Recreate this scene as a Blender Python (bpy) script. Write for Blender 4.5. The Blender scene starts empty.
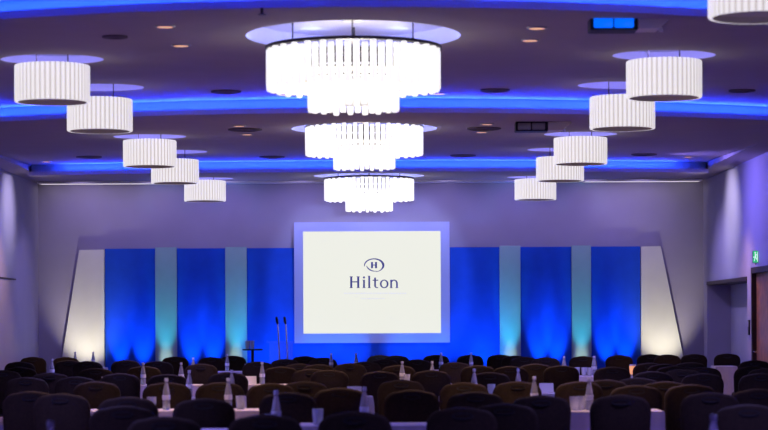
import bpy, bmesh, math, random
from mathutils import Vector, Matrix
from mathutils.geometry import delaunay_2d_cdt
R = random.Random(7)
PI = math.pi
SC = bpy.context.scene
COL = SC.collection
# ------------------------------------------------------------------ view
F, VX, VY, ROLL, H = 2200.0, 385.0, 324.0, 0.0044, 1.48
def ray(x, y):
    dx, dy = x - VX, VY - y
    return dx + dy * ROLL, dy - dx * ROLL
def at(x, y, d):
    a, b = ray(x, y)
    return Vector((a * d / F, d, H + b * d / F))
# ------------------------------------------------------------------ helpers
def link(o, parent=None):
    COL.objects.link(o)
    if parent is not None: o.parent = parent
    return o
def obj(name, bm, mat, parent=None, smooth=False):
    bmesh.ops.recalc_face_normals(bm, faces=bm.faces)
    me = bpy.data.meshes.new(name)
    bm.to_mesh(me); bm.free()
    for m in (mat if isinstance(mat, (list, tuple)) else [mat]): me.materials.append(m)
    if smooth:
        me.polygons.foreach_set('use_smooth', [True] * len(me.polygons))
        try: me.set_sharp_from_angle(angle=math.radians(42))
        except Exception: pass
    return link(bpy.data.objects.new(name, me), parent)
def tag(o, label, cat, group=None):
    o['label'] = label; o['category'] = cat
    if group: o['group'] = group
    return o
def struct(o):
    o['kind'] = 'structure'; return o
def thing(name, label, cat, loc=(0, 0, 0), rz=0.0, group=None):
    o = bpy.data.objects.new(name, None); COL.objects.link(o)
    o.empty_display_size = 0.1
    o.location = loc; o.rotation_euler = (0, 0, rz)
    return tag(o, label, cat, group)
def dup(root, loc, rz, label, group=None, name=None):
    r = root.copy(); COL.objects.link(r)
    r.location = loc; r.rotation_euler = (0, 0, rz); r['label'] = label
    if group: r['group'] = group
    for ch in list(root.children):
        c = ch.copy(); COL.objects.link(c); c.parent = r
        for g in list(ch.children):
            d = g.copy(); COL.objects.link(d); d.parent = c
    return r
def box(bm, x0, x1, y0, y1, z0, z1, mi=0):
    vs = [bm.verts.new((x, y, z)) for x in (x0, x1) for y in (y0, y1) for z in (z0, z1)]
    for q in ((0, 1, 3, 2), (4, 6, 7, 5), (0, 4, 5, 1), (2, 3, 7, 6), (0, 2, 6, 4), (1, 5, 7, 3)):
        f = bm.faces.new([vs[i] for i in q]); f.material_index = mi
    return bm
def bbox(bm, x0, x1, y0, y1, z0, z1, w=0.006, seg=2):
    b2 = bmesh.new(); box(b2, x0, x1, y0, y1, z0, z1)
    bmesh.ops.bevel(b2, geom=list(b2.edges), offset=w, segments=seg, affect='EDGES', profile=0.5)
    me = bpy.data.meshes.new('t'); b2.to_mesh(me); b2.free(); bm.from_mesh(me); bpy.data.meshes.remove(me)
    return bm
def lathe(bm, prof, n=20, cx=0, cy=0, mi=0, closed=False):
    rings = []
    for r, z in prof:
        if r < 1e-5: rings.append([bm.verts.new((cx, cy, z))])
        else: rings.append([bm.verts.new((cx + r * math.cos(2 * PI * k / n), cy + r * math.sin(2 * PI * k / n), z)) for k in range(n)])
    for a, b in zip(rings, rings[1:]):
        for k in range(n):
            k2 = (k + 1) % n
            if len(a) == 1 and len(b) == 1: continue
            if len(a) == 1: q = (a[0], b[k2], b[k])
            elif len(b) == 1: q = (a[k], a[k2], b[0])
            else: q = (a[k], a[k2], b[k2], b[k])
            f = bm.faces.new(q); f.material_index = mi
    return bm
def tube(bm, pts, r, n=8, mi=0):
    pts = [Vector(p) for p in pts]
    rs = r if isinstance(r, (list, tuple)) else [r] * len(pts)
    rings = []
    for i, p in enumerate(pts):
        t = (pts[min(i + 1, len(pts) - 1)] - pts[max(i - 1, 0)]).normalized()
        u = t.orthogonal().normalized() if abs(t.z) > .99 else t.cross(Vector((0, 0, 1))).normalized()
        v = t.cross(u)
        rings.append([bm.verts.new(p + rs[i] * (u * math.cos(2 * PI * k / n) + v * math.sin(2 * PI * k / n))) for k in range(n)])
    for a, b in zip(rings, rings[1:]):
        for k in range(n):
            f = bm.faces.new((a[k], a[(k + 1) % n], b[(k + 1) % n], b[k])); f.material_index = mi
    for e in (rings[0], rings[-1]):
        f = bm.faces.new(e); f.material_index = mi
    return bm
def prism_xz(bm, poly, y0, y1, mi=0):
    a = [bm.verts.new((x, y0, z)) for x, z in poly]; b = [bm.verts.new((x, y1, z)) for x, z in poly]
    n = len(poly)
    fs = [bm.faces.new(a), bm.faces.new(b[::-1])]
    for k in range(n): fs.append(bm.faces.new((a[k], a[(k + 1) % n], b[(k + 1) % n], b[k])))
    for f in fs: f.material_index = mi
    return bm
def ORD(i):
    return ['first', 'second', 'third', 'fourth', 'fifth', 'sixth', 'seventh', 'eighth', 'ninth', 'tenth', 'eleventh', 'twelfth',
            'thirteenth', 'fourteenth', 'fifteenth', 'sixteenth', 'seventeenth', 'eighteenth', 'nineteenth', 'twentieth',
            'twenty-first', 'twenty-second', 'twenty-third', 'twenty-fourth', 'twenty-fifth'][i]
# ------------------------------------------------------------------ materials
def mat(name, col, rough=0.6, metal=0.0, emit=None, es=0.0, var=0.0, vs=20.0, trans=0.0, bump=0.0, bs=200.0, ior=1.45, sheen=0.0, alpha=1.0, spec=0.5):
    m = bpy.data.materials.new(name); m.use_nodes = True
    nt = m.node_tree; b = nt.nodes['Principled BSDF']
    b.inputs['Base Color'].default_value = (*col, 1); b.inputs['Roughness'].default_value = rough
    b.inputs['Metallic'].default_value = metal; b.inputs['IOR'].default_value = ior
    b.inputs['Transmission Weight'].default_value = trans; b.inputs['Alpha'].default_value = alpha
    b.inputs['Sheen Weight'].default_value = sheen; b.inputs['Specular IOR Level'].default_value = spec
    if emit: b.inputs['Emission Color'].default_value = (*emit, 1); b.inputs['Emission Strength'].default_value = es
    tc = nt.nodes.new('ShaderNodeTexCoord')
    if var:
        n = nt.nodes.new('ShaderNodeTexNoise'); n.inputs['Scale'].default_value = vs; n.inputs['Detail'].default_value = 4
        r = nt.nodes.new('ShaderNodeValToRGB')
        r.color_ramp.elements[0].position = .3; r.color_ramp.elements[1].position = .7
        r.color_ramp.elements[0].color = (*[c * (1 - var) for c in col], 1); r.color_ramp.elements[1].color = (*[min(1, c * (1 + var)) for c in col], 1)
        nt.links.new(tc.outputs['Object'], n.inputs['Vector']); nt.links.new(n.outputs['Fac'], r.inputs['Fac']); nt.links.new(r.outputs['Color'], b.inputs['Base Color'])
    if bump:
        n2 = nt.nodes.new('ShaderNodeTexNoise'); n2.inputs['Scale'].default_value = bs
        bp = nt.nodes.new('ShaderNodeBump'); bp.inputs['Strength'].default_value = bump; bp.inputs['Distance'].default_value = .004
        nt.links.new(tc.outputs['Object'], n2.inputs['Vector']); nt.links.new(n2.outputs['Fac'], bp.inputs['Height']); nt.links.new(bp.outputs['Normal'], b.inputs['Normal'])
    return m
M = dict(
    wall=mat('wall_paint', (.38, .345, .47), .85, var=.04, vs=1.5),
    sidewall=mat('side_wall_paint', (.39, .36, .48), .6, var=.04, vs=1.5),
    ceil=mat('ceiling_paint', (.44, .385, .38), .9, var=.03, vs=2),
    lip=mat('cove_lip_paint', (.62, .60, .66), .7),
    white=mat('white_paint', (.85, .84, .82), .6),
    recess=mat('recess_paint', (.62, .63, .92), .6),
    throw=mat('violet_led', (.03, .02, .3), .5, emit=(.012, .035, 1.0), es=300.0),
    led=mat('blue_led', (.02, .05, .3), .5, emit=(.0, .24, 1.0), es=7.0),
    carpet=mat('carpet', (.19, .14, .25), .95, var=.4, vs=3, bump=.4),
    fabric=mat('dark_brown_fabric', (.027, .0168, .0105), .8, var=.25, vs=60, bump=.2, bs=300, spec=.2),
    grip=mat('black_plastic', (.008, .007, .009), .6),
    legm=mat('dark_metal', (.05, .045, .05), .35, metal=.8),
    cloth=mat('white_linen', (.52, .46, .53), .85, var=.04, vs=12, bump=.15),
    pet=mat('bottle_plastic', (.82, .84, .90), .2, trans=.7, var=.04, vs=30),
    glass=mat('tumbler_glass', (.82, .84, .92), .12, trans=.5),
    label=mat('bottle_label', (.75, .75, .82), .5),
    cap=mat('bottle_cap', (.55, .55, .68), .4),
    glow_amber=mat('amber_glow', (.9, .42, .16), .4, emit=(1.0, .42, .16), es=.7),
    card=mat('card', (.85, .82, .84), .7),
    rod=mat('lit_glass_rod', (.9, .9, .9), .25, emit=(1.0, .965, .91), es=.93),
    core=mat('lit_core', (.5, .45, .4), .5, emit=(1.0, .93, .8), es=.5),
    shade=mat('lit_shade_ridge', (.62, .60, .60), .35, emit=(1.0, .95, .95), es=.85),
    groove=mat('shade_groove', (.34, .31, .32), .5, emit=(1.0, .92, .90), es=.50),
    under=mat('shade_diffuser', (.45, .38, .36), .6, emit=(1.0, .75, .68), es=.035),
    dark=mat('bronze_frame', (.03, .02, .03), .4, metal=.6),
    blue=mat('blue_backdrop_fabric', (.004, .075, .58), .85, var=.06, vs=5, bump=.15),
    column=mat('pale_column_fabric', (.36, .50, .53), .8, var=.03, vs=5),
    cream=mat('cream_flat', (.74, .73, .68), .8, var=.03, vs=3),
    screen=mat('screen_surface', (.02, .02, .02), .9, emit=(.87, .88, .80), es=.98, spec=.1),
    frame=mat('screen_border', (.50, .56, .95), .5),
    ink=mat('logo_blue', (.02, .02, .12), .6, emit=(.05, .05, .25), es=.55),
    inkgrey=mat('logo_grey', (.2, .2, .25), .6, emit=(.72, .73, .74), es=.95),
    acrylic=mat('acrylic', (.85, .88, .98), .08, alpha=.07),
    chrome=mat('chrome', (.75, .75, .8), .25, metal=1),
    black=mat('black_paint', (.012, .012, .014), .5),
    edge_glow=mat('ceiling_edge_glow', (.8, .78, .8), .6, emit=(.92, .86, .90), es=.55),
    lamp=mat('downlight_glow', (.9, .6, .4), .5, emit=(1.0, .50, .26), es=.85),
    vent=mat('vent_grille', (.13, .10, .12), .7),
    wood=mat('brown_door_wood', (.30, .13, .05), .45, var=.3, vs=7),
    darkwood=mat('dark_door_frame', (.035, .018, .014), .5, var=.2, vs=9),
    exitg=mat('exit_green', (.02, .3, .12), .5, emit=(.03, .55, .2), es=.8),
    exitw=mat('exit_white', (.8, .9, .85), .5, emit=(.75, 1, .85), es=.9),
    projw=mat('projector_cream', (.95, .90, .74), .5),
    projb=mat('projector_lens_blue', (.0, .03, .3), .3, emit=(.0, .14, 1.0), es=1.1),
    steel=mat('grey_metal', (.35, .34, .38), .4, metal=.7),
)
# ------------------------------------------------------------------ setting
XL, XR, YB, ZS = -6.28, 5.78, 39.9, H + 2.57       # side walls, back wall, side soffit height
CL, CR, XC = -5.88, 5.36, -0.27                    # edges and axis of the hung ceiling bays
bm = bmesh.new(); box(bm, XL - .6, XR + .9, -3, YB + .3, -.12, 0); struct(obj('floor', bm, M['carpet']))
bm = bmesh.new(); box(bm, XL - .3, XR + .3, YB, YB + .2, 0, 4.5); struct(obj('wall_back', bm, M['wall']))
bm = bmesh.new(); box(bm, XL - .3, XL, -3, YB, 0, 4.5); struct(obj('wall_left', bm, M['sidewall']))
bm = bmesh.new(); box(bm, XL - .3, XR + .3, -3.2, -3, 0, 4.5); struct(obj('wall_near', bm, M['wall']))
# right wall with the door opening and the wide niche
dY0, dY1, dZ = 32.9, 34.62, 2.34
nY0, nY1, nZ = 35.1, 39.45, 2.20
bm = bmesh.new()
box(bm, XR, XR + .6, -3, dY0, 0, 4.5); box(bm, XR, XR + .6, dY0, dY1, dZ, 4.5); box(bm, XR, XR + .6, dY1, nY0, 0, 4.5)
box(bm, XR, XR + .6, nY0, nY1, nZ, 4.5); box(bm, XR, XR + .6, nY1, YB + .2, 0, 4.5)
struct(obj('wall_right', bm, M['sidewall']))
bm = bmesh.new(); box(bm, XR + .42, XR + .5, nY0, nY1, 0, nZ); struct(obj('wall_niche', bm, M['sidewall']))
bm = bmesh.new(); box(bm, XR - .012, XR + .42, nY0, nY1, nZ - .05, nZ + .012); struct(obj('trim_1', bm, M['darkwood']))
bm = bmesh.new(); box(bm, XR - .02, XR + .1, dY1 - .09, dY1, 0, dZ); box(bm, XR - .02, XR + .1, dY0, dY0 + .09, 0, dZ); box(bm, XR - .02, XR + .1, dY0, dY1, dZ - .09, dZ)
struct(obj('trim_2', bm, M['darkwood']))
bm = bmesh.new(); bbox(bm, XR + .05, XR + .1, dY0 + .09, dY1 - .09, .01, dZ - .09); d1 = struct(obj('door_1', bm, M['wood']))
bm = bmesh.new(); tube(bm, [(XR + .05, dY1 - .18, 1.02), (XR - .01, dY1 - .18, 1.02), (XR - .01, dY1 - .32, 1.02)], .011); obj('door_handle', bm, M['chrome'], d1)
# flush door in the left wall
bm = bmesh.new(); bbox(bm, XL - .02, XL + .022, 35.2, 37.25, .01, 2.25, .008); d2 = struct(obj('door_2', bm, M['sidewall']))
bm = bmesh.new(); box(bm, XL - .01, XL + .03, 35.15, 37.3, 2.25, 2.275); struct(obj('trim_3', bm, M['darkwood']))
bm = bmesh.new(); box(bm, XL, XL + .02, -3, 35.1, 0, .12); struct(obj('baseboard_left', bm, M['darkwood']))
bm = bmesh.new(); box(bm, XL, XR, YB - .02, YB, 0, .12); struct(obj('baseboard_back', bm, M['darkwood']))
# ceiling : three sawtooth coves, curved in plan
STR = [(17.2, .075), (25.8, .048), (35.8, .018)]
LOW, HI, LED = H + 2.48, H + 2.675, .30
def ylip(k, x):
    if k < 0: return 7.5
    return STR[k][0] + STR[k][1] * (x - XC) ** 2
def yrise(k, x):
    return YB - .02 if k > 2 else ylip(k, x) + LED
def zc(k, x, y):                      # underside of the bay behind lip k
    t = (y - ylip(k, x)) / (yrise(k + 1, x) - ylip(k, x))
    hi = HI if k < 2 else LOW + .10
    return LOW + (hi - LOW) * max(0, min(1, t))
# chandeliers : (x px, distance) -> holes
W0 = .72
BIG = [(353.5, 19.3, 2.41), (364, 28.5, 2.55), (368.7, 37.4, 2.46)]
BIGW = 1.53
bigs = [((x + 1.0 - VX) * d / F, d, h) for x, d, h in BIG]
sides = []
for x, y, w in ((52.3, 81, 75), (99.8, 114, 65.2), (149.8, 152, 53.2), (175, 169, 47.6), (205, 191, 41.5)):
    d = F * W0 / w; sides.append(('left', (ray(x, y)[0]) * d / F, d))
for x, y, w in ((759.5, 0, 102.5), (664, 77, 75.5), (622.3, 113, 65.2), (580.5, 150, 53.4), (560, 168, 47.8), (535.4, 189, 41.5)):
    d = F * W0 / w; sides.append(('right', (ray(x, y)[0]) * d / F, d))
holes = [(x, d, .94) for x, d, h in bigs] + [(x, d, .49) for s, x, d in sides]
KY = {bigs[0][1]: 1.3, bigs[1][1]: 1.2, bigs[2][1]: 1.2}
def ky(y): return KY.get(y, 1.0)
def bay_of(x, y):
    for k in (2, 1, 0):
        if y > ylip(k, x): return k
    return -1
NX = 44
XS = [CL + (CR - CL) * i / NX for i in range(NX + 1)]
for k in range(-1, 3):
    near = [(x, ylip(k, x) if k >= 0 else -2.98) for x in XS]
    far = [(x, yrise(k + 1, x)) for x in XS]
    outer = near + far[::-1]
    verts = [Vector(p) for p in outer]; edges = [(i, (i + 1) % len(outer)) for i in range(len(outer))]
    hs = [h for h in holes if bay_of(h[0], h[1]) == k]
    for hx, hy, hr in hs:
        s = len(verts); n = 48
        verts += [Vector((hx + hr * math.cos(2 * PI * j / n), hy + ky(hy) * hr * math.sin(2 * PI * j / n))) for j in range(n)]
        edges += [(s + j, s + (j + 1) % n) for j in range(n)]
    for x in XS[1:-1:2]:
        y0, y1 = (ylip(k, x) if k >= 0 else -2.98), yrise(k + 1, x)
        for j in range(1, 9):
            y = y0 + (y1 - y0) * j / 9
            if all((x - hx) ** 2 + ((y - hy) / ky(hy)) ** 2 > (hr + .04) ** 2 for hx, hy, hr in hs): verts.append(Vector((x, y)))
    vo, eo, fo, *_ = delaunay_2d_cdt(verts, edges, [], 0, 1e-6)
    bm = bmesh.new(); bv = [bm.verts.new((v.x, v.y, zc(k, v.x, v.y))) for v in vo]
    for f in fo:
        cx = sum(vo[i].x for i in f) / len(f); cy = sum(vo[i].y for i in f) / len(f)
        if any((cx - hx) ** 2 + ((cy - hy) / ky(hy)) ** 2 < (hr * .999) ** 2 for hx, hy, hr in hs): continue
        yn = ylip(k, cx) if k >= 0 else -2.98
        if cy < yn + .0005 and k >= 0 or cy > yrise(k + 1, cx) - .0005: continue
        bm.faces.new([bv[i] for i in f])
    bmesh.ops.delete(bm, geom=[v for v in bm.verts if not v.link_faces], context='VERTS')
    # side faces that close the bay against the flat side soffits
    for xe in (CL, CR):
        ys = [(ylip(k, xe) if k >= 0 else -2.98) + ((yrise(k + 1, xe)) - (ylip(k, xe) if k >= 0 else -2.98)) * j / 12 for j in range(13)]
        for a, b in zip(ys, ys[1:]):
            q = [bm.verts.new((xe, a, zc(k, xe, a))), bm.verts.new((xe, b, zc(k, xe, b))), bm.verts.new((xe, b, HI + .08)), bm.verts.new((xe, a, HI + .08))]
            bm.faces.new(q)
    struct(obj('ceiling', bm, M['ceil']))
# flat side soffits
for x0, x1 in ((XL, CL), (CR, XR)):
    bm = bmesh.new(); box(bm, x0, x1, -3, YB, ZS, ZS + .08)
    struct(obj('ceiling', bm, M['ceil']))
bm = bmesh.new(); box(bm, XL - .3, XR + .3, -3.2, YB + .2, 4.5, 4.6); struct(obj('ceiling', bm, M['ceil']))
# coves : riser, ledge with lip, led strip lying behind the lip
for k in range(3):
    bm = bmesh.new()
    prof = [(0, LOW), (0, LOW + .062), (.03, LOW + .062), (.03, LOW + .02), (LED, LOW + .02), (LED, HI + .06)]
    rows = [[bm.verts.new((x, ylip(k, x) + a, z)) for a, z in prof] for x in XS]
    for r0, r1 in zip(rows, rows[1:]):
        for j in range(len(prof) - 1): bm.faces.new((r0[j], r1[j], r1[j + 1], r0[j + 1]))
    for r in (rows[0], rows[-1]): bm.faces.new((r[0], r[1], r[2], r[3])); bm.faces.new((r[3], r[4], r[5]))
    struct(obj('trim_%d' % (4 + k), bm, M['lip']))
    bm = bmesh.new(); xs = [x for x in XS if CL + .45 < x < CR - .45]
    rows = [[bm.verts.new((x, ylip(k, x) + .05, LOW + .024)), bm.verts.new((x, ylip(k, x) + .10, LOW + .03))] for x in xs]
    for r0, r1 in zip(rows, rows[1:]): bm.faces.new((r0[0], r1[0], r1[1], r0[1]))
    struct(obj('trim_%d' % (7 + k), bm, M['led']))
    bm = bmesh.new()
    rows = [[bm.verts.new((x, ylip(k, x) + .20, LOW + .040)), bm.verts.new((x, ylip(k, x) + .215, LOW + .066))] for x in xs]
    for r0, r1 in zip(rows, rows[1:]): bm.faces.new((r0[0], r1[0], r1[1], r0[1]))
    for q in ((xs, .206, .221),):      # opaque backing of the strip
        back = [[bm.verts.new((x, ylip(k, x) + q[1], LOW + .021)), bm.verts.new((x, ylip(k, x) + q[2], LOW + .067))] for x in q[0]]
        for r0, r1 in zip(back, back[1:]): bm.faces.new((r0[0], r1[0], r1[1], r0[1])).material_index = 1
    struct(obj('trim_%d' % (11 + k), bm, [M['throw'], M['lip']]))
# pale edge band where the last bay meets the back wall
bm = bmesh.new()
prof = [(YB - .62, .0), (YB - .62, -.03), (YB - .005, -.03), (YB - .005, .0)]
rows = [[bm.verts.new((x, y, zc(2, x, y) + dz)) for y, dz in prof] for x in [XL + .08] + XS + [XR - .1]]
for r0, r1 in zip(rows, rows[1:]):
    for j in range(3): bm.faces.new((r0[j], r1[j], r1[j + 1], r0[j + 1]))
struct(obj('trim_10', bm, M['white']))
for q, (xa, xb) in enumerate(((-6.18, -3.6), (3.6, 5.66))):      # glow added at both ends for the lit ceiling edge, no lamp there
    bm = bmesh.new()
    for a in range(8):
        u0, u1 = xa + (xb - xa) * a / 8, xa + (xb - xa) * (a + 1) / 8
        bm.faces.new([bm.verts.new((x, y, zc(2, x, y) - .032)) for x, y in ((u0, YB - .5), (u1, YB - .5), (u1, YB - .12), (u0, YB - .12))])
    struct(obj('trim_%d' % (14 + q), bm, M['edge_glow']))
# recesses above each chandelier
for hx, hy, hr in holes:
    k = bay_of(hx, hy); n = 48; dep = .16 if hr > .6 else .09
    bm = bmesh.new()
    lo = [bm.verts.new((hx + hr * math.cos(2 * PI * j / n), hy + ky(hy) * hr * math.sin(2 * PI * j / n), zc(k, hx + hr * math.cos(2 * PI * j / n), hy + ky(hy) * hr * math.sin(2 * PI * j / n)))) for j in range(n)]
    zt = zc(k, hx, hy) + dep
    hi = [bm.verts.new((v.co.x, v.co.y, zt)) for v in lo]
    for j in range(n): bm.faces.new((lo[j], lo[(j + 1) % n], hi[(j + 1) % n], hi[j]))
    bm.faces.new(hi)
    struct(obj('ceiling_recess', bm, M['recess']))
# ------------------------------------------------------------------ lights
def point(loc, col, e, r=.1):
    l = bpy.data.lights.new('lamp', 'POINT'); l.color = col; l.energy = e; l.shadow_soft_size = r
    o = bpy.data.objects.new('lamp_light', l); o.location = loc; return link(o)
def spot(loc, target, col, e, ang, blend=.6, r=.05):
    l = bpy.data.lights.new('spot', 'SPOT'); l.color = col; l.energy = e; l.spot_size = math.radians(ang); l.spot_blend = blend; l.shadow_soft_size = r
    o = bpy.data.objects.new('spot_light', l); o.location = loc
    o.rotation_euler = (Vector(target) - Vector(loc)).to_track_quat('-Z', 'Y').to_euler(); return link(o)
# ------------------------------------------------------------------ big tiered chandeliers
RODR = .0275
def rod_bm(r, ln):
    bm = bmesh.new()
    lathe(bm, [(0, 0), (r * .8, .004), (r, .018), (r, ln - .012), (r * .8, ln), (0, ln)], 10)
    return bm
rodU = obj('glass_rod', rod_bm(RODR, .345), M['rod'], None, True); rodL = obj('glass_rod', rod_bm(RODR * .98, .30), M['rod'], None, True)
used_rod = [False, False]
def put_rod(proto, i, parent, loc, sz):
    o = proto
    if used_rod[i]: o = proto.copy(); COL.objects.link(o)
    used_rod[i] = True
    o.parent = parent; o.location = loc; o.scale = (1, 1, sz); return o
BL = ['large two-tier glass chandelier hanging nearest to the camera', 'large two-tier glass chandelier, middle one of the three in line', 'large two-tier glass chandelier hanging farthest, above the screen']
for i, (x, d, h) in enumerate(bigs):
    zt = H + h; t = thing('tiered_chandelier', BL[i], 'chandelier', (x, d, zt), 0, 'tiered chandeliers down the middle')
    Ru, Rl = BIGW / 2 - RODR, .404 - RODR
    for j in range(64):
        a = 2 * PI * (j + .5) / 64
        put_rod(rodU, 0, t, (Ru * math.cos(a), Ru * math.sin(a), -.345 - (.022 if j % 2 else 0) + R.uniform(-.006, .006)), 1)
    for j in range(36):
        a = 2 * PI * (j + .5) / 36
        put_rod(rodL, 1, t, (Rl * math.cos(a), Rl * math.sin(a), -.525 - (.022 if j % 2 else 0) + R.uniform(-.008, .006)), 1)
    bm = bmesh.new()
    for r0, r1, z0, z1 in ((Ru - .05, Ru + .036, -.004, .022),):
        lathe(bm, [(r0, z0), (r1, z0), (r1, z1), (r0, z1), (r0, z0)], 64)
    for a in range(4):
        box(bm, -Ru, Ru, -.012, .012, 0, .018) if a == 0 else (box(bm, -.012, .012, -Ru, Ru, 0, .018) if a == 1 else None)
    obj('top_ring', bm, M['dark'], t)
    bm = bmesh.new(); lathe(bm, [(Rl - .03, -.262), (Rl + .03, -.262), (Rl + .03, -.248), (Rl - .03, -.248), (Rl - .03, -.262)], 48)
    for a in (0, PI / 2): tube(bm, [(Rl * math.cos(a), Rl * math.sin(a), -.25), (Rl * math.cos(a), Rl * math.sin(a), 0)], .008); tube(bm, [(-Rl * math.cos(a), -Rl * math.sin(a), -.25), (-Rl * math.cos(a), -Rl * math.sin(a), 0)], .008)
    obj('lower_ring', bm, M['dark'], t)
    bm = bmesh.new(); lathe(bm, [(Rl + .03, -.235), (Ru - .05, -.235), (Ru - .05, -.225), (Rl + .03, -.225), (Rl + .03, -.235)], 48); obj('diffuser', bm, M['core'], t)
    bm = bmesh.new()
    for za, zb in ((-.105, -.05), (-.19, -.135)): lathe(bm, [(.66, za), (.67, za), (.67, zb), (.66, zb), (.66, za)], 64)
    obj('inner_band', bm, M['dark'], t)
    bm = bmesh.new(); lathe(bm, [(0, -.47), (Rl - .05, -.47), (Rl - .05, -.46), (0, -.46)], 36); obj('diffuser', bm, M['core'], t)
    top = zc(bay_of(x, d), x, d) + .16 - zt
    for cx, cy in ((-.52, -.3), (.0, -.52), (.52, -.3), (0, .6)):
        bm = bmesh.new(); tube(bm, [(cx, cy, .015), (cx, cy, top)], .007, 6); obj('cable', bm, M['legm'], t)
    bm = bmesh.new(); lathe(bm, [(0, top), (.09, top), (.09, top - .03), (0, top - .03)], 20); obj('ceiling_rose', bm, M['white'], t)
    point((x, d, zt - .30), (1, .92, .82), 14, .12)
    zz = zc(bay_of(x, d), x, d) + .05
    for a in range(6):
        an = 2 * PI * a / 6
        point((x + .80 * math.cos(an), d + .80 * math.sin(an), max(zz, zt + .06)), (.30, .36, 1.0), 2.6, .04)
# ------------------------------------------------------------------ fluted drum chandeliers
def drum():
    t = thing('drum_chandelier', '', 'chandelier', (0, 0, 0))
    r = W0 / 2; hh = .352; n = 46; bm = bmesh.new()
    per = 8; prof = []
    for k in range(n * per):
        ph = (k % per) / per
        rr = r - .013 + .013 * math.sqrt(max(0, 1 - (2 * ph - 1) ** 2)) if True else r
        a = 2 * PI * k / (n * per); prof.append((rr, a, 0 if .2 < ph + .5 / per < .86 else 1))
    rings = []
    for z, s in ((0, 0), (.008, 1), (hh - .012, 1), (hh, .0)):
        rings.append([bm.verts.new(((rr - (0 if s else .006)) * math.cos(a), (rr - (0 if s else .006)) * math.sin(a), z)) for rr, a, g in prof])
    inn = [[bm.verts.new(((r - .03) * math.cos(2 * PI * k / 46), (r - .03) * math.sin(2 * PI * k / 46), z)) for k in range(46)] for z in (0, hh)]
    m = len(prof)
    for a, b in zip(rings, rings[1:]):
        for k in range(m):
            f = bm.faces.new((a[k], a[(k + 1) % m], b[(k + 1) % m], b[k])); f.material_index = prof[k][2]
    for k in range(46):
        f = bm.faces.new((inn[0][k], inn[1][k], inn[1][(k + 1) % 46], inn[0][(k + 1) % 46])); f.material_index = 2
        for q, rg in ((0, rings[0]), (1, rings[3])):
            vs = [rg[(k * per + j) % m] for j in range(per + 1)] + [inn[q][(k + 1) % 46], inn[q][k]]
            f = bm.faces.new(vs); f.material_index = 0
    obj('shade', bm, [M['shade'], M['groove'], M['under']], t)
    bm = bmesh.new(); lathe(bm, [(0, .045), (r - .032, .045), (r - .032, .055), (0, .055)], 40); obj('diffuser', bm, M['under'], t)
    bm = bmesh.new(); lathe(bm, [(r - .06, hh - .03), (r - .032, hh - .03), (r - .032, hh), (r - .06, hh), (r - .06, hh - .03)], 40)
    box(bm, -r + .05, r - .05, -.012, .012, hh - .02, hh); box(bm, -.012, .012, -r + .05, r - .05, hh - .02, hh); obj('frame', bm, M['dark'], t)
    for sx in (-1, 1):
        bm = bmesh.new(); tube(bm, [(sx * .15, 0, hh - .01), (sx * .15, 0, hh + .19)], .006, 6); obj('cable', bm, M['legm'], t)
    return t
proto = drum(); cnt = {'left': 0, 'right': 0}; tot = {'left': 5, 'right': 6}
for i, (s, x, d) in enumerate(sides):
    c = cnt[s]; cnt[s] += 1
    lab = 'white fluted drum chandelier, %s in the %s row' % ('nearest' if c == 0 else 'farthest' if c == tot[s] - 1 else ORD(c) + ' from the camera', s)
    if s == 'right' and c == 0: lab = 'white fluted drum chandelier cut off by the top right corner'
    zb = H + 2.975 * W0
    o = proto if i == 0 else dup(proto, (0, 0, 0), 0, lab)
    o.location = (x, d, zb); o.rotation_euler = (0, 0, R.uniform(0, .1)); o['label'] = lab; o['group'] = 'drum chandeliers in the %s row' % s
    point((x, d, zc(bay_of(x, d), x, d) + .035), (.40, .35, 1.0), 4.2, .04)
    spot((x, d, zb + .03), (x, d, 0), (.32, .28, 1.0), 600 if d < 36 else 90, 120, .9, .2)
for x, d in ((-3.2, 15.5), (-3.2, 12.3), (2.64, 12.3), (-3.2, 6.7), (2.64, 6.7)):     # the same rows carried on towards the camera, outside the frame
    spot((x, d, H + 2.2), (x, d, 0), (.32, .28, 1.0), 600, 120, .9, .2)
# ------------------------------------------------------------------ backdrop
YP = 39.78
def pxX(x, y=300, d=YP): return at(x, y, d).x
ZP = at(385, 247.5, YP).z
def panel(name, x0, x1, m, label, cat, dep, grp, y=YP, z1=None):
    t = thing(name, label, cat, ((pxX(x0) + pxX(x1)) / 2, y, 0), 0, grp)
    w = (pxX(x1) - pxX(x0)) / 2
    bm = bmesh.new(); bbox(bm, -w, w, 0, dep, .03, z1 or ZP, .008); obj('fabric_face', bm, m, t)
    bm = bmesh.new(); box(bm, -w, w, -.01, dep, 0, .03); obj('plinth', bm, M['black'], t)
    return t
PB = [(105, 155.5, 'blue fabric backdrop panel next to the left cream flat'), (177, 225.5, 'blue fabric backdrop panel second from the left'), (247, 499.5, 'wide blue fabric backdrop panel behind the screen'),
      (520.5, 571.5, 'blue fabric backdrop panel second from the right'), (591, 640.5, 'blue fabric backdrop panel next to the right cream flat')]
for x0, x1, l in PB: panel('backdrop_panel', x0, x1, M['blue'], l, 'backdrop', .08, 'blue backdrop panels')
PC = [(155.5, 177, 'pale teal-lit column leftmost of the four on the stage wall'), (225.5, 247, 'pale teal-lit column just left of the screen'), (499.5, 520.5, 'pale teal-lit column just right of the screen'), (571.5, 591, 'pale teal-lit column rightmost of the four on the stage wall')]
for x0, x1, l in PC: panel('backdrop_column', x0, x1, M['column'], l, 'column', .14, 'pale columns between the blue panels', YP - .05, ZP + .02)
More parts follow.
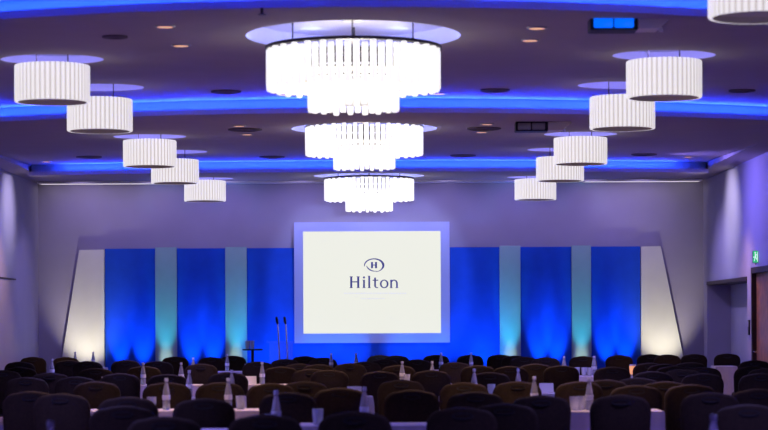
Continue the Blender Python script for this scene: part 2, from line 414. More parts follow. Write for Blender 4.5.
for pts, l in (([(54, 405), (104.2, 405), (104.2, 249.5), (79, 250)], 'cream slanted flat standing left of the blue panels'), ([(641.3, 405), (693, 405), (661, 246), (641.3, 246.5)], 'cream slanted flat standing right of the blue panels')):
    P = [at(x, y, YP) for x, y in pts]; P[0].z = P[1].z = 0
    cx = (P[0].x + P[1].x) / 2
    t = thing('stage_flat', l, 'stage flat', (cx, YP + .03, 0), 0, 'cream stage flats')
    bm = bmesh.new(); prism_xz(bm, [(p.x - cx, max(p.z, .02)) for p in P], 0, .07); obj('face_board', bm, M['cream'], t)
    bm = bmesh.new(); box(bm, P[0].x - cx, P[1].x - cx, -.005, .08, 0, .02); obj('plinth', bm, M['black'], t)
# uplights on the floor in front of the backdrop
def up(x, col, e, ang=27, dy=.42, tz=1.30, z0=.15):
    X = pxX(x); spot((X, YP - dy, z0), (X, YP + .02, tz), col, e, ang, .9, .03)
BLU = (.0, .27, 1.0)
for x in (120, 143, 192, 213): up(x, BLU, 330)
for x in (539, 556, 606, 625): up(x, BLU, 330)
for x in (262, 285, 318, 350, 405, 440, 474, 490): up(x, BLU, 120, 50, .75, 1.3)
for x in (166, 236, 510, 581): up(x, (.04, .62, .85), 190, 24, .5, 1.9); up(x, (.75, .85, .7), 60, 18, .5, 1.0)
for x in (88, 662): up(x, (1, .93, .74), 140, 56, .9, 1.7)
# ------------------------------------------------------------------ projection screen
YS = 39.45
scr = thing('projection_screen', 'large lit white projection screen with a pale blue border on the stage', 'screen', (at(372, 343, YS).x, YS, 0))
OX = scr.location.x
def S(x, y): p = at(x, y, YS); return p.x - OX, p.z
x0, z1 = S(294, 222.3); x1, z0 = S(450, 342.5); a0, b1 = S(303, 231.5); a1, b0 = S(441, 333)
bm = bmesh.new()
box(bm, x0, a0, 0, .06, z0, z1); box(bm, a1, x1, 0, .06, z0, z1); box(bm, a0, a1, 0, .06, b1, z1); box(bm, a0, a1, 0, .06, z0, b0)
obj('border', bm, M['frame'], scr)
bm = bmesh.new(); box(bm, a0, a1, .015, .03, b0, b1); obj('screen_surface', bm, M['screen'], scr)
for sx in (.06,):
    bm = bmesh.new(); box(bm, sx - .07, sx + .07, .06, .12, 0, z1 - .1); box(bm, sx - .4, sx + .4, -.1, .3, 0, .04); obj('stand', bm, M['blue'], scr)
def letters(polys, m, name, parent, y0=.004, y1=.0145):
    bm = bmesh.new()
    for p in polys:
        prism_xz(bm, [S(*q) for q in p], y0, y1)
    return obj(name, bm, m, parent)
def ringpoly(cx, cy, rx, ry, wx, wy, a0, a1, n=22, tw=None):
    out = []
    for k in range(n):
        t0 = a0 + (a1 - a0) * k / n; t1 = a0 + (a1 - a0) * (k + 1) / n
        f0 = tw(k / n) if tw else 1; f1 = tw((k + 1) / n) if tw else 1
        out.append([(cx + rx * math.cos(t0), cy - ry * math.sin(t0)), (cx + rx * math.cos(t1), cy - ry * math.sin(t1)),
                    (cx + (rx - wx * f1) * math.cos(t1), cy - (ry - wy * f1) * math.sin(t1)), (cx + (rx - wx * f0) * math.cos(t0), cy - (ry - wy * f0) * math.sin(t0))])
    return out
def rc(xa, ya, xb, yb): return [(xa, ya), (xb, ya), (xb, yb), (xa, yb)]
T, B_ = 276.4, 288.0
LH = [rc(350.2, T, 352.2, B_), rc(357.2, T, 359.2, B_), rc(352.2, 281.3, 357.2, 282.4), rc(349.6, B_ - .5, 352.8, B_), rc(356.6, B_ - .5, 359.8, B_), rc(349.6, T, 352.8, T + .5), rc(356.6, T, 359.8, T + .5)]
Li = [rc(363.1, 279.8, 364.9, B_), rc(362.5, B_ - .5, 365.5, B_), rc(362.5, 279.8, 363.2, 280.3), ringpoly(364, 277.4, 1.1, 1.1, 1.0, 1.0, 0, 2 * PI, 10)]
Ll = [rc(368.3, 275.8, 370.1, B_), rc(367.7, B_ - .5, 370.7, B_), rc(367.7, 275.8, 368.4, 276.3)]
Lt = [rc(374.2, 277.6, 375.9, 286.2), rc(372.6, 279.8, 378.2, 280.7), ] + ringpoly(377.2, 285.7, 3.0, 2.4, 1.6, 1.0, PI, 1.6 * PI, 8)
Lo = ringpoly(384.2, 283.9, 4.3, 4.3, 1.7, 1.0, 0, 2 * PI, 26)
Ln = [rc(390.3, 279.8, 392.0, B_), rc(396.1, 283.0, 397.8, B_), rc(389.7, B_ - .5, 392.6, B_), rc(395.5, B_ - .5, 398.4, B_)] + ringpoly(394.0, 283.4, 3.8, 3.8, 1.7, 1.0, 0, .85 * PI, 12)
word = letters(LH, M['ink'], 'lettering', scr)
for nm, L in (('letter', [Li[0], Li[1], Li[2]] + Li[3]), ('letter', Ll), ('letter', Lt), ('letter', Lo), ('letter', Ln)): letters(L, M['ink'], nm, word)
em = letters(ringpoly(374.2, 265.2, 10.2, 6.9, 2.0, .9, -.45 * PI, 1.05 * PI, 30, lambda t: .35 + .9 * math.sin(PI * t)) + ringpoly(374.6, 265.4, 8.2, 6.1, 1.6, .8, 1.02 * PI, 1.62 * PI, 14, lambda t: .3 + .8 * math.sin(PI * t)), M['ink'], 'emblem', scr)
letters([rc(371, 262, 373, 268.2), rc(375, 262, 377, 268.2), rc(373, 264.6, 375, 265.4)], M['ink'], 'monogram', em)
g = []
x = 344.0
while x < 406:
    w = R.uniform(.9, 1.5); g.append(rc(x, 292.6, x + w, 294.0)); x += w + R.choice((.5, .6, .5, 1.1))
letters(g, M['inkgrey'], 'caption_line', scr)
g = []; x = 361.0
while x < 384:
    w = R.uniform(.8, 1.2); g.append(rc(x, 297.9, x + w, 299.1)); x += w + .6
letters(g, M['inkgrey'], 'caption_line', scr)
# ------------------------------------------------------------------ lectern and side table on the left of the screen
lx, ly = at(281, 340, 39.1).x, 39.1
t = thing('acrylic_lectern', 'clear acrylic lectern with two slim microphones left of the screen', 'lectern', (lx, ly, 0))
bm = bmesh.new(); bbox(bm, -.26, .26, -.2, .2, 0, .03, .006); obj('base', bm, M['steel'], t)
bm = bmesh.new(); bbox(bm, -.21, .21, -.012, 0, .03, 1.16, .003); obj('front_panel', bm, M['acrylic'], t)
bm = bmesh.new(); bbox(bm, -.25, .25, -.18, .2, 1.16, 1.18, .004); obj('reading_shelf', bm, M['acrylic'], t)
for sx, px, ptop in ((0, 279.4, 277), (1, 287.4, 285)):
    xa = at(px, 355, ly).x - lx; xb = at(ptop, 323, ly).x - lx; zt = H + .03
    bm = bmesh.new(); tube(bm, [(xa, .03, .03), (xa, .03, .9), (xa - (xa - xb) * .3, .03, 1.2), (xb + .01, .02, zt)], [.016, .016, .014, .011], 10); p = obj('microphone_stem', bm, M['chrome'], t, True)
    bm = bmesh.new(); tube(bm, [(xb + .01, .02, zt - .02), (xb, .0, zt + .03), (xb - .008, -.03, zt + .10)], [.017, .026, .020], 10); obj('microphone_head', bm, M['black'], p, True)
sx_, sy_ = at(252.5, 349, 39.1).x, 39.1; stz = at(252.5, 349, 39.1).z
t = thing('pedestal_table', 'small tall black round table beside the lectern', 'table', (sx_, sy_, 0))
bm = bmesh.new(); lathe(bm, [(0, stz - .025), (.17, stz - .025), (.18, stz - .012), (.175, stz), (0, stz)], 28); obj('tabletop', bm, M['black'], t)
bm = bmesh.new(); tube(bm, [(0, 0, .02), (0, 0, stz - .02)], .025); obj('pedestal', bm, M['black'], t)
bm = bmesh.new(); lathe(bm, [(0, 0), (.17, 0), (.16, .02), (.03, .03), (0, .03)], 28); obj('base', bm, M['black'], t)
# ------------------------------------------------------------------ ceiling fittings
def on_ceiling(x, y):
    lo, hi = 6.0, 39.8; a, b = ray(x, y)
    for _ in range(50):
        d = (lo + hi) / 2; X = a * d / F; z = H + b * d / F
        zz = zc(bay_of(X, d), X, d)
        if z > zz: hi = d
        else: lo = d
    return X, d, zz
def downlight(x, y, label):
    X, d, z = on_ceiling(x, y)
    t = thing('downlight', label, 'ceiling light', (X, d, z - .012), 0, 'warm downlights in pairs')
    bm = bmesh.new(); lathe(bm, [(.068, 0), (.085, 0), (.09, .012), (.068, .012), (.068, 0)], 28); obj('trim_ring', bm, M['steel'], t)
    bm = bmesh.new(); lathe(bm, [(0, .002), (.069, .002), (.069, .010), (0, .010)], 28); obj('lens', bm, M['lamp'], t)
    spot((X, d, z - .03), (X, d, 0), (1, .62, .42), 270, 85, .7, .05)
DL = [(165, 26, 'upper left warm downlight glowing near the nearest big chandelier'), (181, 45, 'lower left warm downlight glowing near the nearest big chandelier'), (537, 27.5, 'upper right warm downlight near the nearest big chandelier'), (530, 39.7, 'lower right warm downlight near the nearest big chandelier'),
      (239, 125.5, 'upper left small downlight beside the middle big chandelier'), (247, 134, 'lower left small downlight beside the middle big chandelier'), (487, 123.8, 'upper right small downlight beside the middle big chandelier'), (481.5, 131.7, 'lower right small downlight beside the middle big chandelier'),
      (284, 94.3, 'pink downlight just left of the nearest big chandelier'), (439, 93.2, 'pink downlight just right of the nearest big chandelier'),
      (46.5, 161.3, 'downlight at the far left end of the third blue cove'), (688, 156.5, 'downlight at the far right end of the third blue cove')]
for a in DL: downlight(*a)
def vent(x, y, r, label):
    X, d, z = on_ceiling(x, y)
    t = thing('ceiling_vent', label, 'air vent', (X, d, z - .02), 0, 'dark round ceiling vents')
    bm = bmesh.new(); lathe(bm, [(r - .03, 0), (r, .004), (r, .02), (r - .03, .02), (r - .03, 0)], 32); obj('rim', bm, M['vent'], t)
    bm = bmesh.new()
    for q in (.25, .5, .75): lathe(bm, [(r * q - .03, -.002), (r * q + .03, .008), (r * q + .03, .012), (r * q - .03, .004), (r * q - .03, -.002)], 32)
    obj('louvre', bm, M['vent'], t)
    bm = bmesh.new(); lathe(bm, [(0, .012), (r - .02, .012), (r - .02, .018), (0, .018)], 32); obj('backing', bm, M['vent'], t)
for a in [(115, 36, .11, 'dark round ceiling vent above the nearest left drum chandelier'), (226, 91, .17, 'dark round ceiling vent left of the nearest big chandelier'), (495, 89.5, .17, 'dark round ceiling vent right of the nearest big chandelier'),
          (245, 129, .22, 'dark round ceiling vent between the left small downlights'), (484, 128, .22, 'dark round ceiling vent between the right small downlights'), (742, 90, .15, 'dark round ceiling vent by the right wall'),
          (89, 156.5, .2, 'dark round ceiling vent near the far left drum chandeliers'), (644, 154, .2, 'dark round ceiling vent near the far right drum chandeliers'), (272, 156.5, .2, 'dark round ceiling vent left of the middle big chandelier by the third cove'), (463, 155, .2, 'dark round ceiling vent right of the middle big chandelier by the third cove')]: vent(*a)
def sprinkler(x, y, label):
    X, d, z = on_ceiling(x, y)
    t = thing('ceiling_sprinkler', label, 'sprinkler', (X, d, z), 0)
    bm = bmesh.new(); lathe(bm, [(0, -.05), (.012, -.05), (.012, 0), (0, 0)], 12); obj('nozzle', bm, M['dark'], t)
    bm = bmesh.new(); lathe(bm, [(0, -.056), (.035, -.054), (.03, -.048), (0, -.048)], 16); obj('deflector', bm, M['dark'], t)
sprinkler(262, 6, 'small dark sprinkler head above the nearest big chandelier')
def projector(x0, x1, y, label, lit):
    d = 18.1 if lit else 27.4
    p = at((x0 + x1) / 2, y, d); w = (x1 - x0) * d / F / 2
    zz = zc(bay_of(p.x, d), p.x, d) - p.z
    t = thing('ceiling_projector', label, 'projector', p, 0, 'projectors under the ceiling')
    bm = bmesh.new(); bbox(bm, -w, w * .16, -.12, .14, -.06, .055, .01); obj('housing', bm, M['black'], t)
    for k in range(2):
        bm = bmesh.new(); bbox(bm, w * (-.92 + .5 * k), w * (-.92 + .5 * k + .47), -.135, -.12, -.045, .042, .012, 3); obj('lens_window', bm, M['projb' if lit else 'steel'], t, True)
    bm = bmesh.new(); prism_xz(bm, [(w * .16, -.05), (w * .66, -.05), (w, .05), (w * .97, .06), (w * .16, .05)], -.11, .13); obj('side_cover', bm, M['projw'], t)
    bm = bmesh.new(); lathe(bm, [(0, -.07), (.018, -.066), (.022, -.05), (.012, -.03), (0, -.03)], 14, w * .74, -.03); obj('knob', bm, M['white'], t)
    bm = bmesh.new(); tube(bm, [(0, 0, .05), (0, 0, zz)], .02); lathe(bm, [(0, zz - .012), (.07, zz - .012), (.07, zz), (0, zz)], 18); obj('mount_pole', bm, M['dark'], t)
projector(589, 671, 24.3, 'ceiling projector with two glowing blue windows and a cream end', True)
projector(515, 571, 127, 'unlit ceiling projector with a cream end above the drum chandeliers', False)
pj = at(600, 24, 18.1)
spot((0.4, 27.0, H + 1.8), (OX, YS, 2.25), (.34, .42, 1.0), 2300, 17.5, .25, .05)  # blue spot added to brighten the screen border, away from any projector
# ------------------------------------------------------------------ right wall fittings
p = at(759, 264, 34.0)
t = thing('exit_sign', 'small green and white exit sign above the brown door', 'sign', (XR, 34.05, dZ + .03))
bm = bmesh.new(); bbox(bm, -.09, 0, -.02, .02, .03, .22, .006); box(bm, -.05, -.03, -.012, .012, 0, .03); obj('case', bm, M['steel'], t)
bm = bmesh.new(); box(bm, -.085, -.005, -.024, -.02, .035, .215); f = obj('green_face', bm, M['exitg'], t)
bm = bmesh.new()      # running figure, door and arrow
lathe(bm, [(0, .175), (.009, .18), (.011, .188), (.008, .197), (0, .2)], 10, -.05, -.026)
for q in ([(-.055, .172), (-.04, .172), (-.036, .12), (-.052, .12)], [(-.052, .125), (-.042, .12), (-.06, .06), (-.07, .065)], [(-.046, .125), (-.036, .12), (-.022, .085), (-.03, .078)], [(-.04, .165), (-.036, .155), (-.016, .14), (-.018, .15)], [(-.02, .2), (-.01, .2), (-.01, .05), (-.02, .05)], [(-.08, .12), (-.062, .135), (-.062, .105)]):
    prism_xz(bm, q, -.027, -.023)
obj('running_figure', bm, M['exitw'], f)
p = at(747.5, 330, 35.0)
t = thing('wall_control_panel', 'black narrow control panel on the wall edge beside the brown door', 'control panel', (XR, 34.86, 1.38 - .1))
bm = bmesh.new(); bbox(bm, -.025, 0, -.05, .05, 0, .24, .006); obj('housing', bm, M['black'], t)
bm = bmesh.new(); bbox(bm, -.028, -.024, -.035, .035, .13, .22, .002); obj('display', bm, M['steel'], t)
# wall washers for the side wall streaks, then added fill spots
spot((XR - 1.3, 36.6, H + 2.36), (XR, 36.6, 3.3), (.80, .74, 1.0), 125, 84, 1.0, .012)
spot((XR - 1.8, 34.4, H + 2.40), (XR, 34.2, 2.9), (.26, .20, 1.0), 260, 120, 1.0, .012)
spot((XL + 1.3, 36.7, H + 2.40), (XL, 36.7, 3.35), (.74, .68, 1.0), 110, 76, 1.0, .012)
spot((XL + 1.3, 35.0, H + 2.40), (XL, 35.0, 2.95), (.34, .28, 1.0), 130, 90, 1.0, .012)
for x in (-3.2, 0, 2.6): spot((x, YS + .2, 2.45), (x * .9, YS - 1.3, 4.2), (.05, .12, 1.0), 70, 120, 1.0, .1)  # added blue fill hidden behind the screen to tint the last bay
spot((XR - 1.9, 37.6, H + 2.44), (XR + .4, 37.6, 1.0), (.50, .42, 1.0), 210, 85, 1.0, .012)  # added lavender fill for the dark niche, no fixture there
spot((XL + 1.9, 37.6, H + 2.44), (XL, 38.4, 1.2), (.50, .42, 1.0), 110, 75, 1.0, .012)  # matching added fill for the lower left corner
# lavender fill spots added under the ceiling to brighten the upper back wall
for x in (-5.4, -4.1, -2.8, -1.5, -.2, 1.1, 2.4, 3.7, 4.6):
    spot((x, 38.7, H + 2.46), (x, YB, 3.15), (.50, .40, 1.0), 28, 100, 1.0, .012)
# ------------------------------------------------------------------ banquet chairs
def outline(w, z0, z1, rc_, n=8, arch=.017):
    pts = [(-w * .93, z0), (w * .93, z0)]
    for k in range(n + 1):
        a = PI / 2 * k / n; pts.append((w - rc_ + rc_ * math.cos(a), z1 - rc_ + rc_ * math.sin(a)))
    for k in range(1, 8):
        u = 1 - 2 * k / 8; pts.append(((w - rc_) * u, z1 + arch * (1 - u * u)))
    for k in range(n + 1):
        a = PI / 2 + PI / 2 * k / n; pts.append((-w + rc_ + rc_ * math.cos(a), z1 - rc_ + rc_ * math.sin(a)))
    return pts
def make_chair():
    t = thing('banquet_chair', '', 'chair')
    bm = bmesh.new(); P = outline(.230, .47, .926, .110); cz = .70; layers = []
    for y, s in ((-.034, .86), (-.030, .94), (-.016, 1.0), (.016, 1.0), (.030, .94), (.036, .86)):
        layers.append([bm.verts.new((x * s, y + .35 * x * x * 1.0 - .0 + (z - .47) * -.10, cz + (z - cz) * (1 - (1 - s) * .55))) for x, z in P])
    for a, b in zip(layers, layers[1:]):
        for k in range(len(P)): bm.faces.new((a[k], a[(k + 1) % len(P)], b[(k + 1) % len(P)], b[k]))
    for L in (layers[0], layers[-1]):
        bmesh.ops.triangulate(bm, faces=[bm.faces.new(L)])
    back = obj('backrest', bm, M['fabric'], t, True)
    bm = bmesh.new()       # slot with a raised lip near the top of the back
    def ell(rx, rz, y): return [bm.verts.new((rx * math.cos(2 * PI * k / 24), y - .041 + .35 * (rx * math.cos(2 * PI * k / 24)) ** 2, .885 + rz * math.sin(2 * PI * k / 24))) for k in range(24)]
    e = [ell(.075, .026, -.026), ell(.072, .023, -.038), ell(.060, .014, -.038), ell(.056, .011, -.030)]
    for a, b in zip(e, e[1:]):
        for k in range(24): bm.faces.new((a[k], a[(k + 1) % 24], b[(k + 1) % 24], b[k]))
    bm.faces.new(e[-1]); obj('hand_grip', bm, M['grip'], back, True)
    bm = bmesh.new(); bbox(bm, -.225, .225, .03, .47, .40, .475, .03, 4); obj('seat', bm, M['fabric'], t, True)
    for sx in (-1, 1):
        bm = bmesh.new(); tube(bm, [(sx * .2, -.05, 0), (sx * .2, .0, .3), (sx * .2, .01, .42), (sx * .195, -.0, .6)], .013); obj('leg', bm, M['legm'], t, True)
        bm = bmesh.new(); tube(bm, [(sx * .2, .46, 0), (sx * .2, .43, .3), (sx * .2, .42, .41)], .013); obj('leg', bm, M['legm'], t, True)
    bm = bmesh.new(); box(bm, -.2, .2, .05, .45, .375, .402); obj('seat_frame', bm, M['legm'], t)
    return t
CH = [  # px x, px y of the top edge, yaw in degrees
 (265, 414, 2), (355, 411, -2), (461, 406.3, 3), (165, 416, -3), (128, 404, 4), (505, 403.5, -4), (747, 404, 2),
 (30, 391, 6), (63, 393, -6), (128, 396.5, 0), (204, 398, 2), (288, 392, -3), (340, 387.5, 2), (417, 389.5, 0), (470, 391.3, -2), (540, 395, 4), (620, 394.5, 0), (710, 392, -4), (757, 388.5, 3),
 (97, 381, -3), (167, 382, 2), (225, 382, 0), (266, 383, 5), (305, 381, -4), (401, 379.5, 2), (465, 382, -2), (516, 381, 4), (578, 381, 12), (605, 379.2, 0), (638, 377.5, -5), (690, 384, 5), (665, 381, -5),
 (3, 370, 0), (50, 372.5, 5), (76, 376.5, -4), (120, 373, 2), (168, 374, -3), (228, 372, 2), (310, 369, 3), (330, 369.3, -3), (380, 371, 0), (431, 370, 2), (490, 372, -4), (652, 371, 4), (682, 369, -3), (702, 373, 5), (760, 373, 0),
 (20, 361.5, 2), (20, 367, -3), (96, 368, 3), (28, 377, -4), (144, 366, 2), (281, 366.5, -2), (300, 363, 3), (319, 364, -3), (398, 365, 2), (455, 362, -2), (535, 363.5, 3), (645, 362, -4), (676, 366.5, 2), (699, 366.5, -3), (752, 366, 3), (766, 368, -2), (640, 386, 3),
 (478, 365.3, 3), (510, 366, -3), (561, 365.3, 1), (612, 366.6, -2), (664, 363.8, 3), (690, 362, -3), (365, 362, 2), (204, 363, 0),
 (69, 360, 3), (88, 361, -4), (126, 360, 1), (158, 361, -2), (258, 361.5, 2), (350, 363, -3), (388, 359, 2), (413, 359.3, -2), (754, 360, 4), (285, 359, 3),
 (2, 356, 2), (37, 356.5, -3), (66, 357, 4), (175, 356.5, 2), (212, 357, -3), (233, 355.5, 2), (305, 356, -2), (322, 358, 3), (380, 354.8, 0), (396, 355.4, 3), (436, 354.8, -2), (470, 354.8, 2), (500, 354.3, -3), (515, 355.5, 2), (525, 357, -2), (544, 357, 2), (583, 356, -3), (619, 355, 2), (650, 354, 3), (667, 354.4, -3), (695, 354, 2), (727, 353.3, -2),
]
TOPD = H - .943
chairs = []
for x, y, yaw in CH:
    a, b = ray(x, y); d = min(F * TOPD / -b, 38.2)
    chairs.append([a * d / F, d, math.radians(yaw)])
# ------------------------------------------------------------------ tables
TB = [  # px x0, px x1 at the near edge, distance of the near edge, depth
 (-240, 115, 10.5, .5), (650, 860, 10.9, .5),
 (150, 283, 15.25, .5), (297, 437, 16.05, .5),
 (62, 178, 18.95, .5), (190, 274, 18.95, .5), (462, 556, 19.0, .5), (568, 664, 18.45, .5),
 (150, 264, 22.3, .5), (300, 372, 22.3, .5), (440, 532, 22.4, .5), (541, 610, 23.2, .5),
 (100, 200, 27.0, .5), (226, 286, 27.0, .5), (380, 452, 27.1, .5), (608, 662, 30.2, .5),
 (20, 96, 30.4, .5), (166, 236, 31.0, .5), (318, 376, 30.9, .5), (520, 600, 30.7, .5),
 (214, 266, 34.7, .5), (322, 372, 34.9, .5), (428, 482, 35.0, .5), (54, 104, 38.3, .5), (715, 737, 37.2, .5)]
tabs = [((x0 - VX) * d / F, (x1 - VX) * d / F, d, d + dp) for x0, x1, d, dp in TB]
def clash(c, t):
    return t[0] - .28 < c[0] < t[1] + .28 and t[2] - .54 < c[1] < t[3] + .12
for _ in range(400):                       # push seats apart in depth until nothing touches
    mv = 0
    for i in range(len(chairs)):
        for j in range(i + 1, len(chairs)):
            a, b = chairs[i], chairs[j]
            if abs(a[0] - b[0]) < .50 and abs(a[1] - b[1]) < .63:
                dx = .50 - abs(a[0] - b[0]); dy = .64 - abs(a[1] - b[1]); mv += 1
                if dx < .16 and dx < dy:
                    s = dx / 2 * (1 if a[0] > b[0] else -1); a[0] += s; b[0] -= s
                else:
                    s = dy / 2 * (1 if a[1] > b[1] else -1); a[1] += s; b[1] -= s
        for t in tabs:
            c = chairs[i]
            if clash(c, t):
                mv += 1
                c[1] = t[2] - .545 if c[1] < (t[2] + t[3]) / 2 - .15 else t[3] + .125
        chairs[i][1] = min(chairs[i][1], 38.25)
    if not mv: break
print('chair moves left', mv)
ch0 = make_chair(); rows = {}
edges_ = [(0, 15.6, 'nearest row'), (15.6, 19.2, 'second row'), (19.2, 22.4, 'third row'), (22.4, 27.2, 'fourth row'), (27.2, 30.9, 'fifth row'), (30.9, 35.1, 'sixth row'), (35.1, 99, 'farthest row')]
for c in chairs:
    for a, b, n in edges_:
        if a <= c[1] < b: rows.setdefault(n, []).append(c)
first = True
for n, cs in rows.items():
    cs.sort(key=lambda c: c[0] / c[1])
    for i, c in enumerate(cs):
        which = 'leftmost' if i == 0 else 'rightmost' if i == len(cs) - 1 else ORD(i) + ' from left'
        lab = 'dark brown padded banquet chair, %s in the %s of chairs' % (which, n)
        loc = (c[0], c[1], 0)
        if first: o = ch0; o.location = loc; o.rotation_euler = (0, 0, c[2]); o['label'] = lab; first = False
        else: o = dup(ch0, loc, c[2], lab)
        o['group'] = 'banquet chairs in the ' + n
trow = {}
def row_name(y):
    for a, b, n in ((0, 13, 'nearest row'), (13, 17, 'second row'), (17, 20.5, 'third row'), (20.5, 25, 'fourth row'), (25, 29, 'fifth row'), (29, 33, 'sixth row'), (33, 99, 'farthest row')):
        if a <= y < b: return n
for t in tabs: trow.setdefault(row_name(t[2]), []).append(t)
for n, ts in trow.items():
    ts.sort(key=lambda t: t[0] / t[2])
    for i, (x0, x1, y0, y1) in enumerate(ts):
        which = 'leftmost' if i == 0 else 'rightmost' if i == len(ts) - 1 else ORD(i) + ' from left'
        cx, cy = (x0 + x1) / 2, (y0 + y1) / 2; wx, wy = (x1 - x0) / 2, (y1 - y0) / 2
        tt = thing('conference_table', 'white linen covered table with pleated skirt, %s in the %s of tables' % (which, n), 'table', (cx, cy, 0), 0, 'linen covered tables in the ' + n)
        bm = bmesh.new(); bbox(bm, -wx, wx, -wy, wy, .715, .74, .008); obj('tabletop', bm, M['cloth'], tt, True)
        bm = bmesh.new(); per = []; st = .022
        def side(ax, ay, bx, by):
            L = math.hypot(bx - ax, by - ay); k = max(8, int(L / st))
            for j in range(k): per.append((ax + (bx - ax) * j / k, ay + (by - ay) * j / k, (by - ay) / L, -(bx - ax) / L))
        e = .004
        side(-wx - e, -wy - e, wx + e, -wy - e); side(wx + e, -wy - e, wx + e, wy + e); side(wx + e, wy + e, -wx - e, wy + e); side(-wx - e, wy + e, -wx - e, -wy - e)
        rg = []
        for z, am in ((.728, .0), (.66, .006), (.4, .012), (.02, .018)):
            rg.append([])
            for j, (px, py, nx, ny) in enumerate(per):
                o_ = am * (1 + math.sin(j * 1.15) * .9 + .5 * math.sin(j * .37 + i))
                rg[-1].append(bm.verts.new((px + nx * o_, py + ny * o_, z)))
        for a, b in zip(rg, rg[1:]):
            for j in range(len(per)): bm.faces.new((a[j], a[(j + 1) % len(per)], b[(j + 1) % len(per)], b[j]))
        obj('table_skirt', bm, M['cloth'], tt, True)
# ------------------------------------------------------------------ tableware
def make_bottle():
    t = thing('water_bottle', '', 'bottle')
    bm = bmesh.new(); lathe(bm, [(0, .004), (.026, 0), (.033, .008), (.033, .06), (.030, .085), (.033, .11), (.032, .14), (.027, .17), (.017, .222), (.0135, .235), (.0135, .25), (0, .25)], 18); obj('bottle_body', bm, M['pet'], t, True)
    bm = bmesh.new(); lathe(bm, [(0, .248), (.0165, .248), (.0165, .272), (.014, .276), (0, .276)], 16); obj('cap', bm, M['cap'], t, True)
    bm = bmesh.new(); lathe(bm, [(.0338, .088), (.0342, .09), (.0342, .128), (.0338, .13)], 18); obj('paper_label', bm, M['label'], t, True)
    return t
def make_glass():
    t = thing('drinking_glass', '', 'glass')
    bm = bmesh.new(); lathe(bm, [(0, .006), (.03, 0), (.034, .006), (.041, .10), (.042, .118), (.039, .118), (.038, .10), (.031, .012), (0, .012)], 20); obj('glass_wall', bm, M['glass'], t, True)
    return t
def make_card():
    t = thing('tent_card', '', 'card')
    for s in (-1, 1):
        bm = bmesh.new(); vs = [bm.verts.new(p) for p in ((-.075, s * .035, 0), (.075, s * .035, 0), (.075, 0, .10), (-.075, 0, .10))]
        f = bm.faces.new(vs); r_ = bmesh.ops.extrude_face_region(bm, geom=[f]); bmesh.ops.translate(bm, vec=(0, s * .002, .001), verts=[v for v in r_['geom'] if isinstance(v, bmesh.types.BMVert)])
        obj('card_panel', bm, M['card'], t)
    return t
BT = [(50, 10.65), (713, 11.05), (288, 15.45), (364, 16.25), (166, 19.15), (228, 19.15), (534, 19.2), (589, 18.65),
      (231.5, 22.5), (189, 22.5), (474, 22.6), (518, 22.6), (143, 27.2), (181, 27.2), (402, 27.3), (432, 27.35), (262, 27.3),
      (52, 30.6), (193, 31.2), (564, 30.9), (595, 30.9), (601.5, 31.0), (227, 34.9), (356, 35.1), (331, 35.1), (441, 35.2), (471, 35.2), (75, 38.5), (93, 38.5)]
GL = [(303, 15.5), (317.5, 16.2), (574, 18.65), (581, 18.75), (225, 22.5), (491, 22.6), (409, 27.3), (428, 27.3), (584, 30.9), (577, 31.0), (590, 31.0), (335, 31.1), (340, 31.1), (346, 31.1), (306, 22.5), (450, 35.2), (456, 35.2), (247, 34.9), (157, 19.2), (240, 19.2)]
CD = [(354, 22.6), (104, 27.25), (250, 27.3), (546, 23.5)]
PUT = []
def place(proto, L, what, grp, catrow):
    byrow = {}
    for x, d in L:
        X = (x - VX) * d / F
        best = min(tabs, key=lambda t: abs(t[2] + .25 - d) * 4 + max(0, t[0] - X, X - t[1]))
        X = max(best[0] + .06, min(best[1] - .06, X)); d = max(best[2] + .07, min(best[3] - .07, d))
        for q in range(40):
            if all((X - a) ** 2 + (d - b) ** 2 > .0095 for a, b in PUT): break
            X = max(best[0] + .06, min(best[1] - .06, X + (.03 if q % 2 else -.03) * (q // 2 + 1))); d = best[2] + .07 + (.36 * ((q * .37) % 1))
        PUT.append((X, d))
        byrow.setdefault(row_name(best[2]), []).append((X, d))
    f_ = True
    for n, ps in byrow.items():
        ps.sort(key=lambda p: p[0] / p[1])
        for i, (X, d) in enumerate(ps):
            which = ('only one' if len(ps) == 1 else 'leftmost') if i == 0 else 'rightmost' if i == len(ps) - 1 else ORD(i) + ' from left'
            lab = '%s, %s on the %s of tables' % (what, which, n)
            if f_: o = proto; o.location = (X, d, .7405); o['label'] = lab; f_ = False
            else: o = dup(proto, (X, d, .7405), R.uniform(-.2, .2), lab)
            o['group'] = grp
bot = make_bottle(); place(bot, BT, 'clear plastic water bottle standing', 'water bottles on the tables', 0)
gla = make_glass(); place(gla, GL, 'clear drinking glass standing', 'drinking glasses on the tables', 0)
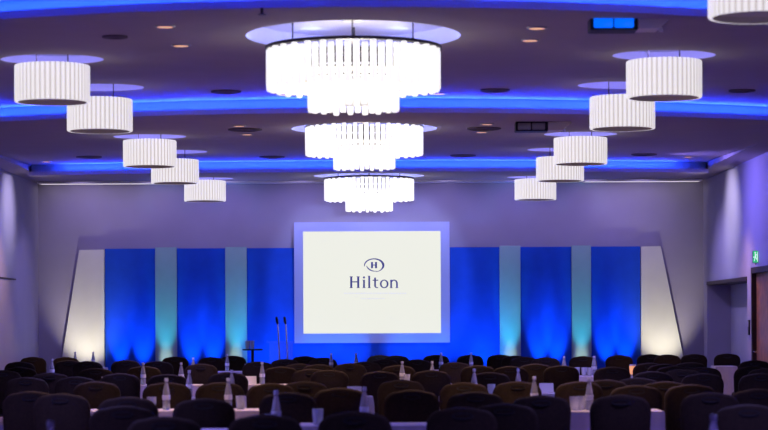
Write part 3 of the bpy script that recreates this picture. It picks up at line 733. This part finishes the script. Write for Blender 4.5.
place(make_card(), CD, 'white folded card standing', 'white cards on the tables', 0)
# amber tumbler and the two glasses on the small black table
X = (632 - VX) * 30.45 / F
t = thing('amber_glass', 'small orange glowing glass among the chairs right of centre', 'glass', (X, 30.4, .7405))
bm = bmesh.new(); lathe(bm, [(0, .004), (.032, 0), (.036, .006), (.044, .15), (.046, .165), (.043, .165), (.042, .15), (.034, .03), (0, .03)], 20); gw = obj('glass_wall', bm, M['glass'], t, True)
bm = bmesh.new(); lathe(bm, [(0, .031), (.0335, .031), (.0405, .14), (0, .14)], 20); obj('glow_fill', bm, M['glow_amber'], t, True)  # glow added to brighten the glass, its contents unidentified
bm = bmesh.new(); lathe(bm, [(.0375, .03), (.0455, .145)], 20); obj('amber_sleeve', bm, M['glow_amber'], t, True)
for px, lab in ((247.5, 'left tumbler on the small black table by the lectern'), (252.0, 'right tumbler on the small black table by the lectern')):
    o = dup(gla, (at(px, 345, 39.1).x, 39.1, stz + .001), 0, lab, 'tumblers on the small black table'); o.scale = (1, 1, 1.25)
# ------------------------------------------------------------------ world and camera
w = bpy.data.worlds.new('World'); SC.world = w; w.use_nodes = True
w.node_tree.nodes['Background'].inputs[0].default_value = (.10, .08, .2, 1); w.node_tree.nodes['Background'].inputs[1].default_value = .1
cam = bpy.data.cameras.new('Camera'); co = bpy.data.objects.new('Camera', cam); COL.objects.link(co)
co.matrix_world = Matrix.Translation((0, 0, H)) @ Matrix.Rotation(PI / 2, 4, 'X') @ Matrix.Rotation(-ROLL, 4, 'Z')
cam.sensor_fit = 'HORIZONTAL'; cam.sensor_width = 36; cam.lens = F / 768 * 36
cam.shift_x = -(VX - 384) / 768; cam.shift_y = (VY - 215) / 768
cam.clip_end = 120; cam.clip_start = .1
cam.dof.use_dof = True; cam.dof.focus_distance = 36.0; cam.dof.aperture_fstop = 3.2
SC.camera = co
SC.view_settings.view_transform = 'Standard'; SC.view_settings.look = 'None'; SC.view_settings.gamma = 1; SC.view_settings.exposure = 0
SC.view_settings.use_curve_mapping = False
